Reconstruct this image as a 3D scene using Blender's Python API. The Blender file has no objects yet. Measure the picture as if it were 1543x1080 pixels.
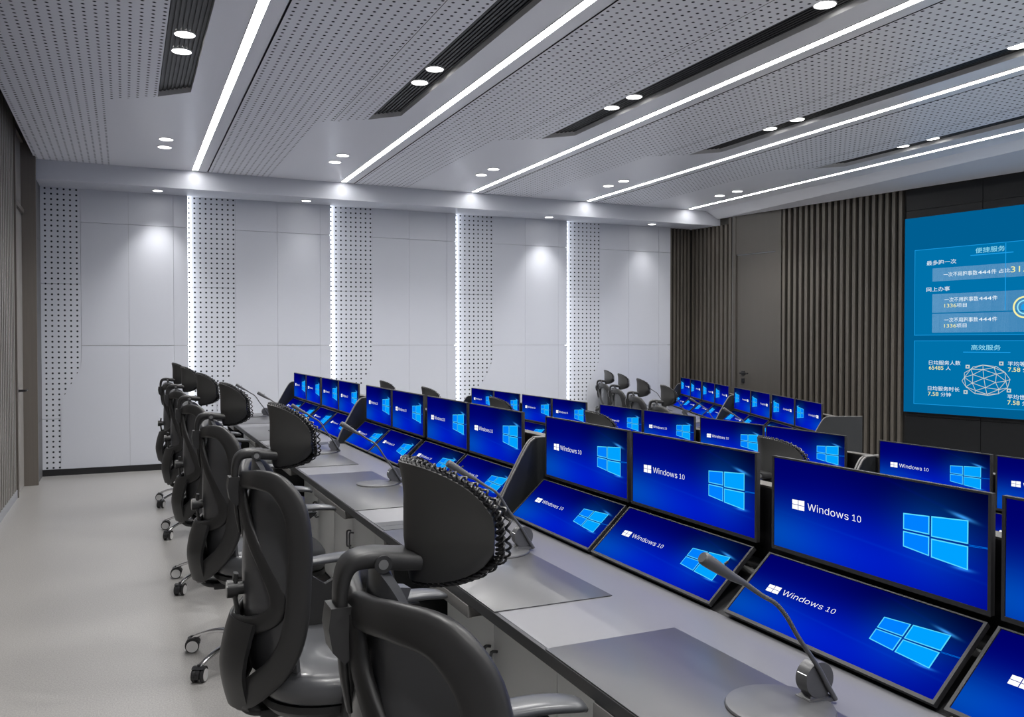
import bpy, bmesh, math
from mathutils import Vector, Matrix
V = Vector
EYE = 1.45            # height of the viewpoint above the aisle floor
LOW = -0.20           # floor level of the second tier
C = bpy.context.scene.collection

# ------------------------------------------------------------------ helpers
class MB:
    """collects shapes, then links them as ONE mesh object"""
    def __init__(s): s.v = []; s.f = []; s.m = []; s.uv = {}
    def add(s, vs, fs, mi=0):
        o = len(s.v); s.v += [tuple(p) for p in vs]
        for f in fs: s.f.append([i + o for i in f]); s.m.append(mi)
        return s
    def box(s, x0, x1, y0, y1, z0, z1, mi=0, bev=0.0):
        if bev > 0:
            bm = bmesh.new(); bmesh.ops.create_cube(bm, size=1)
            for v in bm.verts: v.co = V(((x0+x1)/2+v.co.x*(x1-x0), (y0+y1)/2+v.co.y*(y1-y0), (z0+z1)/2+v.co.z*(z1-z0)))
            bmesh.ops.bevel(bm, geom=list(bm.edges), offset=bev, segments=2, affect='EDGES', profile=0.6)
            bm.verts.index_update()
            s.add([v.co[:] for v in bm.verts], [[v.index for v in f.verts] for f in bm.faces], mi); bm.free(); return s
        P = [(x0,y0,z0),(x1,y0,z0),(x1,y1,z0),(x0,y1,z0),(x0,y0,z1),(x1,y0,z1),(x1,y1,z1),(x0,y1,z1)]
        return s.add(P, [[3,2,1,0],[4,5,6,7],[0,1,5,4],[1,2,6,5],[2,3,7,6],[3,0,4,7]], mi)
    def prism(s, pts, a, b, axis='z', mi=0):
        """polygon pts (2D) extruded from a to b along axis"""
        n = len(pts)
        def P(p, t): return {'z': (p[0], p[1], t), 'y': (p[0], t, p[1]), 'x': (t, p[0], p[1])}[axis]
        return s.add([P(p, a) for p in pts] + [P(p, b) for p in pts],
              [list(range(n))[::-1], list(range(n, 2*n))] + [[i, (i+1) % n, n+(i+1) % n, n+i] for i in range(n)], mi)
    def cyl(s, p, q, r, r2=None, n=20, mi=0, cap=True):
        p, q = V(p), V(q); r2 = r if r2 is None else r2
        t = (q-p).normalized(); a = t.orthogonal().normalized(); b = t.cross(a)
        vs = [p + (a*math.cos(2*math.pi*i/n) + b*math.sin(2*math.pi*i/n))*r for i in range(n)] + \
             [q + (a*math.cos(2*math.pi*i/n) + b*math.sin(2*math.pi*i/n))*r2 for i in range(n)]
        fs = [[i, (i+1) % n, n+(i+1) % n, n+i] for i in range(n)]
        if cap: fs += [list(range(n))[::-1], list(range(n, 2*n))]
        return s.add(vs, fs, mi)
    def lathe(s, prof, c=(0,0,0), n=28, mi=0, axis='z'):
        vs = []; fs = []; m = len(prof)
        for i in range(n):
            a = 2*math.pi*i/n
            for r, h in prof:
                p = (r*math.cos(a), r*math.sin(a), h)
                if axis == 'y': p = (p[0], p[2], p[1])
                if axis == 'x': p = (p[2], p[0], p[1])
                vs.append((p[0]+c[0], p[1]+c[1], p[2]+c[2]))
        for i in range(n):
            j = (i+1) % n
            for k in range(m-1): fs.append([i*m+k, j*m+k, j*m+k+1, i*m+k+1])
        fs += [[i*m for i in range(n)][::-1], [i*m+m-1 for i in range(n)]]
        return s.add(vs, fs, mi)
    def sweep(s, path, w, h, nrm=None, sub=6, n=12, p=1.0, closed=False, mi=0):
        """sweep a (super)elliptic section along a smoothed path; w across, h along the normal"""
        pts = [V(q) for q in path]; K = len(pts)
        W = w if isinstance(w, (list, tuple)) else [w]*K
        H = h if isinstance(h, (list, tuple)) else [h]*K
        N = nrm if isinstance(nrm, list) else [nrm or (0, 0, 1)]*K
        N = [V(q) for q in N]
        def cat(a, b, c, d, t): return 0.5*((2*b)+(c-a)*t+(2*a-5*b+4*c-d)*t*t+(3*b-a-3*c+d)*t**3)
        out = []
        R = range(K) if closed else range(K-1)
        for i in R:
            g = (lambda k: k % K) if closed else (lambda k: min(max(k, 0), K-1))
            for u in range(sub):
                t = u/sub; I = [g(i-1), g(i), g(i+1), g(i+2)]
                out.append((cat(*[pts[k] for k in I], t), cat(*[W[k] for k in I], t), cat(*[H[k] for k in I], t), cat(*[N[k] for k in I], t)))
        if not closed: out.append((pts[-1], W[-1], H[-1], N[-1]))
        M = len(out); vs = []
        for i, (c, ww, hh, nn) in enumerate(out):
            a = out[(i-1) % M][0] if (closed or i > 0) else c
            b = out[(i+1) % M][0] if (closed or i < M-1) else c
            t = (b-a).normalized(); nn = (nn - t*nn.dot(t))
            nn = nn.normalized() if nn.length > 1e-5 else t.orthogonal().normalized()
            sd = t.cross(nn)
            for k in range(n):
                f = 2*math.pi*k/n; cs, sn = math.cos(f), math.sin(f)
                vs.append(c + sd*ww*math.copysign(abs(cs)**p, cs) + nn*hh*math.copysign(abs(sn)**p, sn))
        fs = []
        for i in range(M if closed else M-1):
            j = (i+1) % M
            for k in range(n): fs.append([i*n+k, i*n+(k+1) % n, j*n+(k+1) % n, j*n+k])
        if not closed: fs += [list(range(n))[::-1], [(M-1)*n+k for k in range(n)]]
        return s.add(vs, fs, mi)
    def shell(s, fn, nu, nv, th, mi=0):
        """thick sheet: fn(u,v) -> point, thickened towards +normal by th"""
        G = [[V(fn(i/nu, j/nv)) for j in range(nv+1)] for i in range(nu+1)]
        def nrm(i, j):
            a = G[min(i+1, nu)][j]-G[max(i-1, 0)][j]; b = G[i][min(j+1, nv)]-G[i][max(j-1, 0)]
            c = a.cross(b); return c.normalized() if c.length > 1e-9 else V((1, 0, 0))
        A = [G[i][j] for i in range(nu+1) for j in range(nv+1)]
        B = [G[i][j]+nrm(i, j)*th for i in range(nu+1) for j in range(nv+1)]
        m = nv+1; q = len(A); fs = []
        for i in range(nu):
            for j in range(nv):
                a, b, c, d = i*m+j, (i+1)*m+j, (i+1)*m+j+1, i*m+j+1
                fs += [[d, c, b, a], [a+q, b+q, c+q, d+q]]
        edge = [i*m for i in range(nu+1)] + [nu*m+j for j in range(1, nv+1)] + [i*m+nv for i in range(nu-1, -1, -1)] + [j for j in range(nv-1, 0, -1)]
        for k in range(len(edge)):
            a, b = edge[k], edge[(k+1) % len(edge)]; fs.append([a, b, b+q, a+q])
        return s.add(A+B, fs, mi)
    def loft(s, rings, mi=0, cap=True):
        n = len(rings[0]); vs = [p for r in rings for p in r]; fs = []
        for i in range(len(rings)-1):
            for k in range(n): fs.append([i*n+k, i*n+(k+1) % n, (i+1)*n+(k+1) % n, (i+1)*n+k])
        if cap: fs += [list(range(n))[::-1], [(len(rings)-1)*n+k for k in range(n)]]
        return s.add(vs, fs, mi)
    def build(s, name, mats, parent=None, smooth=True, ang=35, fix=True):
        me = bpy.data.meshes.new(name)
        me.from_pydata(s.v, [], s.f)
        for m in (mats if isinstance(mats, (list, tuple)) else [mats]): me.materials.append(m)
        me.polygons.foreach_set('material_index', s.m)
        if fix:
            bm = bmesh.new(); bm.from_mesh(me); bmesh.ops.recalc_face_normals(bm, faces=bm.faces); bm.to_mesh(me); bm.free()
        if smooth:
            me.polygons.foreach_set('use_smooth', [True]*len(me.polygons)); me.set_sharp_from_angle(angle=math.radians(ang))
        me.update()
        o = bpy.data.objects.new(name, me); C.objects.link(o)
        if parent: o.parent = parent
        return o

def tag(o, label, cat, group=None):
    o['label'] = label; o['category'] = cat
    if group: o['group'] = group
    return o
def struct(o): o['kind'] = 'structure'; return o
def empty(name, loc=(0,0,0), rz=0):
    o = bpy.data.objects.new(name, None); C.objects.link(o); o.location = loc; o.rotation_euler = (0,0,rz); o.empty_display_size = .05
    return o
def copy_tree(o, parent=None):
    c = o.copy(); C.objects.link(c)
    if parent: c.parent = parent
    for ch in [k for k in bpy.data.objects if k.parent == o]: copy_tree(ch, c)
    return c
KIDS = {}
def index_kids(o):
    KIDS[o.name] = [k for k in bpy.data.objects if k.parent == o]
    for k in KIDS[o.name]: index_kids(k)
def dup(o, parent=None):
    c = o.copy(); C.objects.link(c)
    if parent: c.parent = parent
    for ch in KIDS.get(o.name, []): dup(ch, c)
    return c

# ------------------------------------------------------------------ materials
def mat(name, col, rough=.5, metal=0., spec=.5, em=None, es=0., coat=0.):
    m = bpy.data.materials.new(name); m.use_nodes = True
    b = m.node_tree.nodes['Principled BSDF']
    b.inputs['Base Color'].default_value = (*col, 1); b.inputs['Roughness'].default_value = rough
    b.inputs['Metallic'].default_value = metal; b.inputs['Specular IOR Level'].default_value = spec
    if coat: b.inputs['Coat Weight'].default_value = coat; b.inputs['Coat Roughness'].default_value = .08
    if em: b.inputs['Emission Color'].default_value = (*em, 1); b.inputs['Emission Strength'].default_value = es
    return m
class NT:
    def __init__(s, m): s.t = m.node_tree; s.n = s.t.nodes; s.l = s.t.links; s.b = s.n['Principled BSDF']
    def val(s, a, sock):
        if hasattr(a, 'links'): s.l.new(a, sock)
        else: sock.default_value = a
    def math(s, op, a, b=0.0, c=0.0):
        n = s.n.new('ShaderNodeMath'); n.operation = op
        s.val(a, n.inputs[0]); s.val(b, n.inputs[1]); s.val(c, n.inputs[2]); return n.outputs[0]
    def coord(s, kind='Object'):
        t = s.n.new('ShaderNodeTexCoord'); x = s.n.new('ShaderNodeSeparateXYZ'); s.l.new(t.outputs[kind], x.inputs[0]); return x.outputs, t.outputs[kind]
    def mix(s, f, a, b):
        n = s.n.new('ShaderNodeMix'); n.data_type = 'RGBA'; s.val(f, n.inputs[0])
        for k, v in ((6, a), (7, b)):
            if hasattr(v, 'links'): s.l.new(v, n.inputs[k])
            else: n.inputs[k].default_value = (*v, 1)
        return n.outputs[2]
    def noise(s, vec, scale, detail=3, rough=.5):
        n = s.n.new('ShaderNodeTexNoise'); n.inputs['Scale'].default_value = scale; n.inputs['Detail'].default_value = detail
        n.inputs['Roughness'].default_value = rough; s.l.new(vec, n.inputs['Vector']); return n.outputs['Fac']
    def bump(s, h, strength, dist=.01):
        n = s.n.new('ShaderNodeBump'); n.inputs['Strength'].default_value = strength; n.inputs['Distance'].default_value = dist
        s.l.new(h, n.inputs['Height']); s.l.new(n.outputs[0], s.b.inputs['Normal'])
    def gauss(s, u, v, u0, v0, su, sv, rot=0.0):
        du = s.math('SUBTRACT', u, u0); dv = s.math('SUBTRACT', v, v0)
        if rot:
            c, sn = math.cos(rot), math.sin(rot)
            a = s.math('ADD', s.math('MULTIPLY', du, c), s.math('MULTIPLY', dv, sn))
            b = s.math('SUBTRACT', s.math('MULTIPLY', dv, c), s.math('MULTIPLY', du, sn)); du, dv = a, b
        q = s.math('ADD', s.math('MULTIPLY', s.math('MULTIPLY', du, du), -1/su**2), s.math('MULTIPLY', s.math('MULTIPLY', dv, dv), -1/sv**2))
        return s.math('EXPONENT', q)

def perforated(name, col, ax, pitch, off, r, rough=.45):
    """panel with a regular grid of round drilled holes"""
    m = mat(name, col, rough); t = NT(m); xyz, vec = t.coord()
    def cell(c, p, o):
        f = t.math('FRACT', t.math('DIVIDE', t.math('SUBTRACT', c, o - p/2 - 100*p), p))
        return t.math('MULTIPLY', t.math('SUBTRACT', f, .5), p)
    a = cell(xyz[ax[0]], pitch[0], off[0]); b = cell(xyz[ax[1]], pitch[1], off[1])
    d = t.math('SQRT', t.math('ADD', t.math('MULTIPLY', a, a), t.math('MULTIPLY', b, b)))
    hole = t.math('SUBTRACT', 1.0, t.math('SMOOTH_MIN', 1.0, t.math('MULTIPLY', t.math('MAXIMUM', t.math('SUBTRACT', d, r*.75), 0.0), 1/(r*.5)), 0.0))
    t.l.new(t.mix(hole, col, (.022, .025, .030)), t.b.inputs['Base Color'])
    t.l.new(t.math('MULTIPLY', t.math('SUBTRACT', 1.0, hole), .5), t.b.inputs['Specular IOR Level'])
    return m
WHITE = (.60, .62, .68)
M = {}
M['ceil'] = mat('ceiling_paint', (.82, .83, .88), .28)
M['perf_ceil'] = perforated('perforated_ceiling', (.82, .83, .88), (0, 1), (.0608, .0620), (2.535, 4.149), .0100, .38)
M['panel'] = mat('wall_panel_white', WHITE, .42)
M['perf_wall'] = perforated('perforated_wall', (.62, .64, .70), (0, 2), (.0612, .0575), (.688, 3.134), .0105, .5)
M['gap'] = mat('joint_grey', (.30, .31, .34), .8)
M['dark'] = mat('dark_recess', (.007, .007, .008), .5)
M['rib'] = mat('dark_rib', (.016, .0165, .018), .45)
M['led'] = mat('led_white', (1, 1, 1), .5, em=(1.0, .985, .965), es=24)
M['led_side'] = mat('led_wall_strip', (1, 1, 1), .5, em=(.93, .96, 1.0), es=9)
M['lamp'] = mat('lamp_face', (1, 1, 1), .5, em=(1, .98, .95), es=9)
M['lamp_rim'] = mat('lamp_rim', (.75, .75, .76), .35)
M['base'] = mat('black_baseboard', (.012, .012, .014), .35)
M['plinth'] = mat('grey_plinth', (.30, .31, .34), .35)
M['screenwall'] = mat('charcoal_panel', (.009, .0097, .011), .5, spec=.3)
M['backing'] = mat('slat_backing', (.014, .013, .012), .7)
M['backing_b'] = mat('slat_backing_brown', (.034, .030, .026), .7)
def wood(name, a, b, sc=(40, 40, 1.2), rough=.5):
    m = mat(name, a, rough); t = NT(m); _, vec = t.coord()
    mp = t.n.new('ShaderNodeMapping'); mp.inputs['Scale'].default_value = sc; t.l.new(vec, mp.inputs['Vector'])
    f = t.noise(mp.outputs[0], 1.5, 5, .6)
    t.l.new(t.mix(f, a, b), t.b.inputs['Base Color']); return m
M['slat'] = wood('brown_slat_wood', (.080, .071, .060), (.115, .102, .086))
M['doorw'] = wood('brown_door_veneer', (.072, .065, .057), (.084, .076, .067))
M['slat_l'] = wood('taupe_slat_wood', (.17, .16, .148), (.26, .245, .225))
M['jamb'] = wood('taupe_door_frame', (.12, .105, .092), (.155, .138, .12))
M['leafL'] = mat('taupe_door_leaf', (.42, .405, .39), .22)
# floor
m = mat('vinyl_floor', (.42, .40, .385), .30); t = NT(m); _, vec = t.coord()
f1 = t.noise(vec, 150, 4, .75); f2 = t.noise(vec, 1.1, 3)
c1 = t.mix(t.math('MULTIPLY', t.math('SUBTRACT', f1, .35), 3.2), (.23, .223, .217), (.43, .419, .408))
t.l.new(t.mix(t.math('MULTIPLY', f2, .25), c1, (.295, .286, .278)), t.b.inputs['Base Color']); t.bump(f1, .08, .002)
M['floor'] = m
# furniture
M['desk'] = mat('desk_light_laminate', (.165, .165, .178), .33)
M['mat'] = mat('brushed_steel_mat', (.10, .10, .104), .28, metal=.25)
M['edge'] = mat('desk_dark_edge', (.035, .036, .038), .4)
M['endp'] = mat('desk_end_panel', (.020, .022, .024), .38)
M['band'] = mat('grey_edge_band', (.19, .185, .18), .35)
M['cab'] = mat('cabinet_grey_lacquer', (.80, .82, .82), .30)
M['handle'] = mat('cabinet_handle', (.16, .165, .17), .3, metal=.9)
M['console'] = mat('console_black', (.010, .010, .011), .32)
M['strip'] = mat('console_top_strip', (.085, .080, .072), .45)
M['bezel'] = mat('monitor_bezel', (.028, .028, .030), .42, spec=.35)
M['mic'] = mat('microphone_grey', (.085, .086, .090), .38)
M['mic_dark'] = mat('microphone_dark', (.02, .02, .022), .4)
M['chrome'] = mat('chrome', (.75, .75, .76), .12, metal=1)
M['frame'] = mat('chair_frame_plastic', (.020, .020, .021), .42)
M['hr'] = mat('headrest_plastic', (.058, .058, .058), .45)
M['leather'] = mat('chair_leather', (.060, .062, .068), .30, coat=.08)
M['mesh'] = mat('chair_mesh_lace', (.008, .008, .010), .35)
M['armpad'] = mat('arm_pad', (.07, .073, .08), .30)
M['wheel'] = mat('caster_black', (.015, .015, .017), .4)
M['ring'] = mat('caster_ring', (.70, .70, .70), .4)
M['knob'] = mat('grey_disc', (.22, .22, .22), .3, metal=.5)
M['wt'] = mat('screen_white', (0, 0, 0), 1, spec=0, em=(1, 1, 1), es=1.05)
M['pane'] = mat('screen_pane_blue', (0, 0, 0), 1, spec=0, em=(.0, .22, 1.0), es=1.0)
M['pane2'] = mat('screen_pane_cyan', (0, 0, 0), 1, spec=0, em=(.0, .36, 1.0), es=1.0)
M['edgec'] = mat('screen_edge_cyan', (0, 0, 0), 1, spec=0, em=(.10, .72, 1.0), es=1.0)
def wallpaper():
    m = mat('screen_wallpaper', (0, 0, 0), 1, spec=0); t = NT(m)
    uvn = t.n.new('ShaderNodeUVMap'); x = t.n.new('ShaderNodeSeparateXYZ'); t.l.new(uvn.outputs[0], x.inputs[0]); u, v = x.outputs[0], x.outputs[1]
    g1 = t.gauss(u, v, .50, .16, .50, .45); g2 = t.gauss(u, v, .0, .18, .30, .27); g3 = t.gauss(u, v, .79, .52, .15, .30)
    g4 = t.gauss(u, v, .897, .758, .040, .013, -.50); g5 = t.gauss(u, v, .897, .324, .032, .013, .05); g6 = t.gauss(u, v, 1.0, 1.0, .55, .40)
    g7 = t.gauss(u, v, .72, .88, .30, .012, -.56); g8 = t.gauss(u, v, .6, .32, .5, .012, -.18)
    A = lambda *q: q[0] if len(q) == 1 else t.math('ADD', q[0], A(*q[1:]))
    X = lambda a, k: t.math('MULTIPLY', a, k)
    dim = t.math('SUBTRACT', 1.0, X(g6, .82))
    B = A(X(t.math('MULTIPLY', A(X(g1, .42), X(g2, .16), .135), dim), 1.0), X(g3, .12), X(g4, .75), X(g5, .6), X(g7, .02), X(g8, .03))
    G = A(X(g2, .062), X(g3, .040), X(g4, .30), X(g5, .20), X(g1, .010), X(g8, .006))
    Rr = A(X(g4, .04), X(g5, .02))
    cb = t.n.new('ShaderNodeCombineColor'); t.l.new(Rr, cb.inputs[0]); t.l.new(G, cb.inputs[1]); t.l.new(B, cb.inputs[2])
    t.l.new(cb.outputs[0], t.b.inputs['Emission Color']); t.b.inputs['Emission Strength'].default_value = 1.0
    return m
M['wall_paper'] = wallpaper()

# text outline -> (verts2d, faces), fitted into a box
import os
FONT = None
try:      # Blender's own bundled sans, the built-in face if it is missing
    FONT = bpy.data.fonts.load(os.path.join(bpy.utils.resource_path('LOCAL'), 'datafiles', 'fonts', 'Inter.woff2'))
except Exception: FONT = None
def text_mesh(body, x0, x1, yb, cap, bold=0.0, font=None):
    cu = bpy.data.curves.new('t', 'FONT'); cu.body = body; cu.size = 1
    if font: cu.font = font; cu.resolution_u = 4; cu.offset = bold
    o = bpy.data.objects.new('t', cu); C.objects.link(o)
    dg = bpy.context.evaluated_depsgraph_get(); me = bpy.data.meshes.new_from_object(o.evaluated_get(dg))
    vs = [v.co.copy() for v in me.vertices]; fs = [list(p.vertices) for p in me.polygons]
    bpy.data.objects.remove(o); bpy.data.curves.remove(cu); bpy.data.meshes.remove(me)
    if not vs: return [], []
    mx, Mx = min(v.x for v in vs), max(v.x for v in vs); my, My = min(v.y for v in vs), max(v.y for v in vs)
    return [(x0+(v.x-mx)/(Mx-mx)*(x1-x0), yb+(v.y-my)/(My-my)*cap) for v in vs], fs

# ------------------------------------------------------------------ room
YF, YW, YB = 10.10, 10.58, -3.0      # fascia, back wall face, wall behind the viewer
ZC, ZS = EYE+1.90, EYE+1.70          # ceiling, soffit
WA = V((7.74, 10.61)); WD = (V((8.578, 5.98))-WA).normalized(); WN = V((-WD.y, WD.x))   # inclined screen wall
if WN.x > 0: WN = -WN                # towards the room
def wp(s, off, z): p = WA+WD*s+WN*off; return (p.x, p.y, z)
def wall_box(mb, s0, s1, o0, o1, z0, z1, mi=0):
    P = [wp(s0,o0,z0), wp(s1,o0,z0), wp(s1,o1,z0), wp(s0,o1,z0), wp(s0,o0,z1), wp(s1,o0,z1), wp(s1,o1,z1), wp(s0,o1,z1)]
    mb.add(P, [[3,2,1,0],[4,5,6,7],[0,1,5,4],[1,2,6,5],[2,3,7,6],[3,0,4,7]], mi)
SMAX = 14.0

mb = MB(); mb.box(-1.15, 2.02, YB, YW+.1, -.12, 0); struct(mb.build('floor', M['floor'], smooth=False))
mb = MB(); mb.box(2.02, 11.2, YB, YW+.6, LOW-.12, LOW); struct(mb.build('floor', M['floor'], smooth=False))
mb = MB(); mb.box(2.0, 2.035, YB, YW, LOW, .004); struct(mb.build('trim_1', M['edge'], smooth=False))

# ceiling
mb = MB()
def cpoly(pts, mi):
    mb.add([(x, y, ZC) for x, y in pts][::-1], [list(range(len(pts)))], mi)
P = 1.65
for k in range(5):
    sl, sr = .245+P*k, .470+P*k
    gx = .855+P*(k-1)                      # groove that starts this perforated field
    x0 = -.833 if k == 0 else gx+.004
    xe = sl-.35
    cpoly([(x0, YB), (sl, YB), (sl, 7.17), (xe, 7.41), (xe, YF), (x0, YF)], 1)
    x1 = .855+P*k-.006 if k < 4 else 7.62
    cpoly([(xe, 7.41), (sl, 7.17), (sr, 6.94), (sr, YB), (x1, YB), (x1, YF), (xe, YF)], 0)
    if k > 0: mb.box(gx-.006, gx+.004, YB, YF, ZC+.015, ZC+.03, 2); mb.box(gx-.010, gx-.006, YB, YF, ZC, ZC+.03, 2); mb.box(gx+.004, gx+.006, YB, YF, ZC+.0005, ZC+.03, 2)
    # recessed slot: four walls and a ribbed black bed
    d = .045
    mb.add([(sl,YB,ZC),(sl,7.17,ZC),(sr,6.94,ZC),(sr,YB,ZC),(sl,YB,ZC+d),(sl,7.17,ZC+d),(sr,6.94,ZC+d),(sr,YB,ZC+d)],
           [[0,1,5,4],[1,2,6,5],[2,3,7,6]], 4)
    mb.add([(sl,YB,ZC+d),(sl,7.17,ZC+d),(sr,6.94,ZC+d),(sr,YB,ZC+d)], [[0,1,2,3]], 2)
    for j in range(8):
        xa = sl+.010+j*.0275
        mb.box(xa, xa+.016, YB, 7.15-(xa-sl)*1.02, ZC+d-.010, ZC+d, 3)
mb.add([(-.833, YB, ZC), (-.833, YF, ZC), (-.833, YF, ZC+.1), (-.833, YB, ZC+.1)], [[0, 1, 2, 3]], 5)
# joints across the perforated fields
for k in range(4):
    gx = 1.640+P*k
    mb.box(gx, gx+.004, YB, 7.33, ZC-.0006, ZC+.001, 2)
# inclined strip towards the screen wall, fascia and soffit
mb.add([(7.62, YB, ZC), (7.62, YF, ZC), wp(.52, 0, EYE+1.795), wp(SMAX, 0, EYE+1.795)], [[0, 1, 2, 3]], 0)
mb.add([(-1.1, YF, ZS), (7.95, YF, ZS), (7.95, YF, ZC+.05), (-1.1, YF, ZC+.05)], [[0, 1, 2, 3]], 5)
mb.add([(-1.1, YF, ZS), (7.95, YF, ZS), (7.95, YW+.2, ZS), (-1.1, YW+.2, ZS)], [[3, 2, 1, 0]], 5)
struct(mb.build('ceiling', [M['ceil'], M['perf_ceil'], M['dark'], M['rib'], M['lamp_rim'], M['panel']], smooth=False, fix=False))
mb = MB(); mb.box(-.80, 11.4, YB-.1, YW+.8, ZC+.10, ZC+.16); mb.box(-1.2, -.80, YB-.1, YW+.8, ZC+.27, ZC+.33); mb.box(-.83, -.80, YB-.1, YW+.8, ZC+.10, ZC+.28); struct(mb.build('ceiling', M['dark'], smooth=False))

# back wall: white panels, drilled columns, hidden light strips
mb = MB()
ZB = .07; rows = [(ZB, 1.423), (1.427, 2.783), (2.787, ZS+.02)]
def pbox(x0, x1, z0, z1, y0=YW, mi=0): mb.box(x0, x1, y0, YW+.055, z0, z1, mi)
def scurve(xr):       # edge of the overlapping panel
    pts = [(xr, 1.423)]
    for i in range(13):
        t = i/12; e = t*t*(3-2*t)*.55+t*.45
        pts.append((xr-.21*e, 1.24-.48*t))
    return pts
starts = [-1.1]+[.672+P*k for k in range(4)]
for k, x0 in enumerate(starts):
    xr = -.436 if k == 0 else x0+.527
    xn = .672+P*k if k < 4 else 7.353
    seams = [xr] + ([.046, .517] if k == 0 else [x0+1.013, x0+1.525]) + [xn]
    for z0, z1 in ((ZB, .62), (.624, 2.098), (2.102, ZS+.02)):
        ya = YW+.05 if k > 0 else YW+.004
        mb.prism([(x0, ya), (xr-.001, YW+.004), (xr-.001, YW+.066), (x0, YW+.066)], z0, z1, 'z', 1)
    for (z0, z1) in rows:
        for i in range(3):
            a, b = seams[i]+.001, seams[i+1]-(.001 if i < 2 else 0)
            if i == 0 and z0 < 1:
                pts = scurve(xr) + [(xr-.21, ZB), (b, ZB), (b, 1.423)]
                mb.prism(pts, YW-.001, YW+.003, 'y', 0); mb.box(xr, b, YW+.003, YW+.045, z0, z1, 0)
            else: mb.box(a, b, YW, YW+.045, z0, z1, 0)
    if k > 0: mb.box(x0-.004, x0+.001, YW+.010, YW+.048, ZB, ZS, 3)
mb.box(-1.1, 7.353, YW+.072, YW+.10, 0, ZS+.02, 2)
struct(mb.build('wall_back', [M['panel'], M['perf_wall'], M['gap'], M['led_side']], smooth=False))
mb = MB(); mb.box(-.83, 2.02, YW-.012, YW+.05, 0, ZB); mb.box(2.02, 7.353, YW-.012, YW+.05, LOW, ZB)
struct(mb.build('baseboard_back', M['base'], smooth=False))

# brown slats: return on the back wall, first stretch of the inclined wall
mb = MB()
mb.box(7.353, 7.95, YW+.06, YW+.10, LOW, ZS+.01, 1)
for i in range(6):
    x = 7.356+i*.0625; mb.box(x, x+.036, YW+.01, YW+.06, LOW, ZS)
struct(mb.build('wall_back', [M['slat'], M['backing_b']], smooth=False))
mb = MB()
wall_box(mb, -.2, .83, -.10, -.05, LOW, ZC, 1)
for i in range(10):
    s = .02+i*.079
    if s+.042 < .80: wall_box(mb, s, s+.042, -.05, 0, LOW, EYE+(1.70 if s < .66 else 1.80), 0)
wall_box(mb, 1.64, 3.40, -.10, -.05, LOW, ZC, 2)
for i in range(20):
    s = 1.660+i*.0872; wall_box(mb, s, s+.040, -.05, 0, LOW, EYE+1.83, 0)
struct(mb.build('wall_right', [M['slat'], M['backing_b'], M['backing']], smooth=False))
mb = MB()
for s0, s1 in ((3.405, 4.278), (4.284, 6.2), (6.206, 8.2), (8.206, 10.2), (10.206, SMAX)):
    for z0, z1 in ((LOW, .60), (.604, 2.99), (2.994, EYE+1.85)): wall_box(mb, s0, s1, -.06, -.012, z0, z1, 0)
wall_box(mb, 3.38, SMAX, -.10, -.062, LOW, ZC, 0)
struct(mb.build('wall_right', M['screenwall'], smooth=False))
# door 1 in the inclined wall
d1 = MB()
wall_box(d1, .805, .862, -.06, .004, LOW, EYE+1.81); wall_box(d1, 1.545, 1.640, -.06, .004, LOW, EYE+1.81)
wall_box(d1, .862, 1.545, -.06, -.004, EYE+1.25, EYE+1.81); wall_box(d1, .80, .808, -.06, .002, LOW, EYE+1.81, 1); wall_box(d1, .862, 1.545, -.06, -.02, EYE+1.238, EYE+1.252, 1)
door1 = struct(d1.build('door_1', [M['doorw'], M['gap']], smooth=False))
lf = MB(); wall_box(lf, .868, 1.542, -.06, -.026, LOW, EYE+1.238); lf.build('door_leaf', M['doorw'], door1, smooth=False)
hd = MB(); wall_box(hd, .955, 1.015, -.022, -.014, 1.00, 1.06); wall_box(hd, .960, 1.010, -.022, -.014, .895, .955)
a, b = V(wp(.985, -.014, 1.03)), V(wp(.985, .045, 1.03)); hd.cyl(a, b, .011); hd.cyl(b, V(wp(1.12, .045, 1.03)), .009); hd.build('door_handle', M['base'], door1)

# left side: slatted wall on a grey plinth, door 2 in its frame, return to the corner
mb = MB()
ZT = ZC+.26
mb.box(-1.12, -.925, YB, 9.20, 0, .076, 1)
mb.box(-1.12, -.965, YB, 9.20, .076, ZT, 2)
y = YB+.05
while y < 9.15:
    mb.box(-.965, -.930, y, y+.066, .076, ZT, 0); y += .118
struct(mb.build('wall_left', [M['slat_l'], M['plinth'], M['backing_b']], smooth=False))
mb = MB()
for z0, z1 in ((0, .62), (.624, 2.55), (2.554, ZT)): mb.box(-1.10, -.826, 9.995, YW+.05, z0, z1)
struct(mb.build('wall_left', mat('grey_return', (.13, .13, .135), .5), smooth=False))
mb = MB()
mb.box(-1.12, -.917, 9.20, 9.262, 0, ZT); mb.box(-1.12, -.813, 9.93, 9.99, 0, ZC-.002); mb.box(-1.12, -.840, 9.93, 9.99, ZC-.002, ZT); mb.box(-1.12, -.917, 9.262, 9.93, 3.47, ZT)
mb.box(-1.12, -.917, 9.262, 9.93, 2.755, 2.80); mb.box(-1.0, -.945, 9.262, 9.93, 2.80, 3.47, 1); mb.box(-1.14, -1.10, 9.1, 10.0, 0, ZC, 0)
door2 = struct(mb.build('door_2', [M['jamb'], M['leafL']], smooth=False))
lf = MB(); lf.box(-1.0, -.940, 9.264, 9.928, .005, 2.753); lf.build('door_leaf', M['leafL'], door2, smooth=False)
hd = MB(); hd.box(-.940, -.930, 9.395, 9.445, .965, 1.02); hd.box(-.940, -.934, 9.405, 9.435, .86, .93); hd.cyl((-.930, 9.42, .995), (-.872, 9.42, .995), .011); hd.cyl((-.872, 9.42, .995), (-.872, 9.55, .995), .009)
hd.build('door_handle', M['base'], door2)
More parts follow.
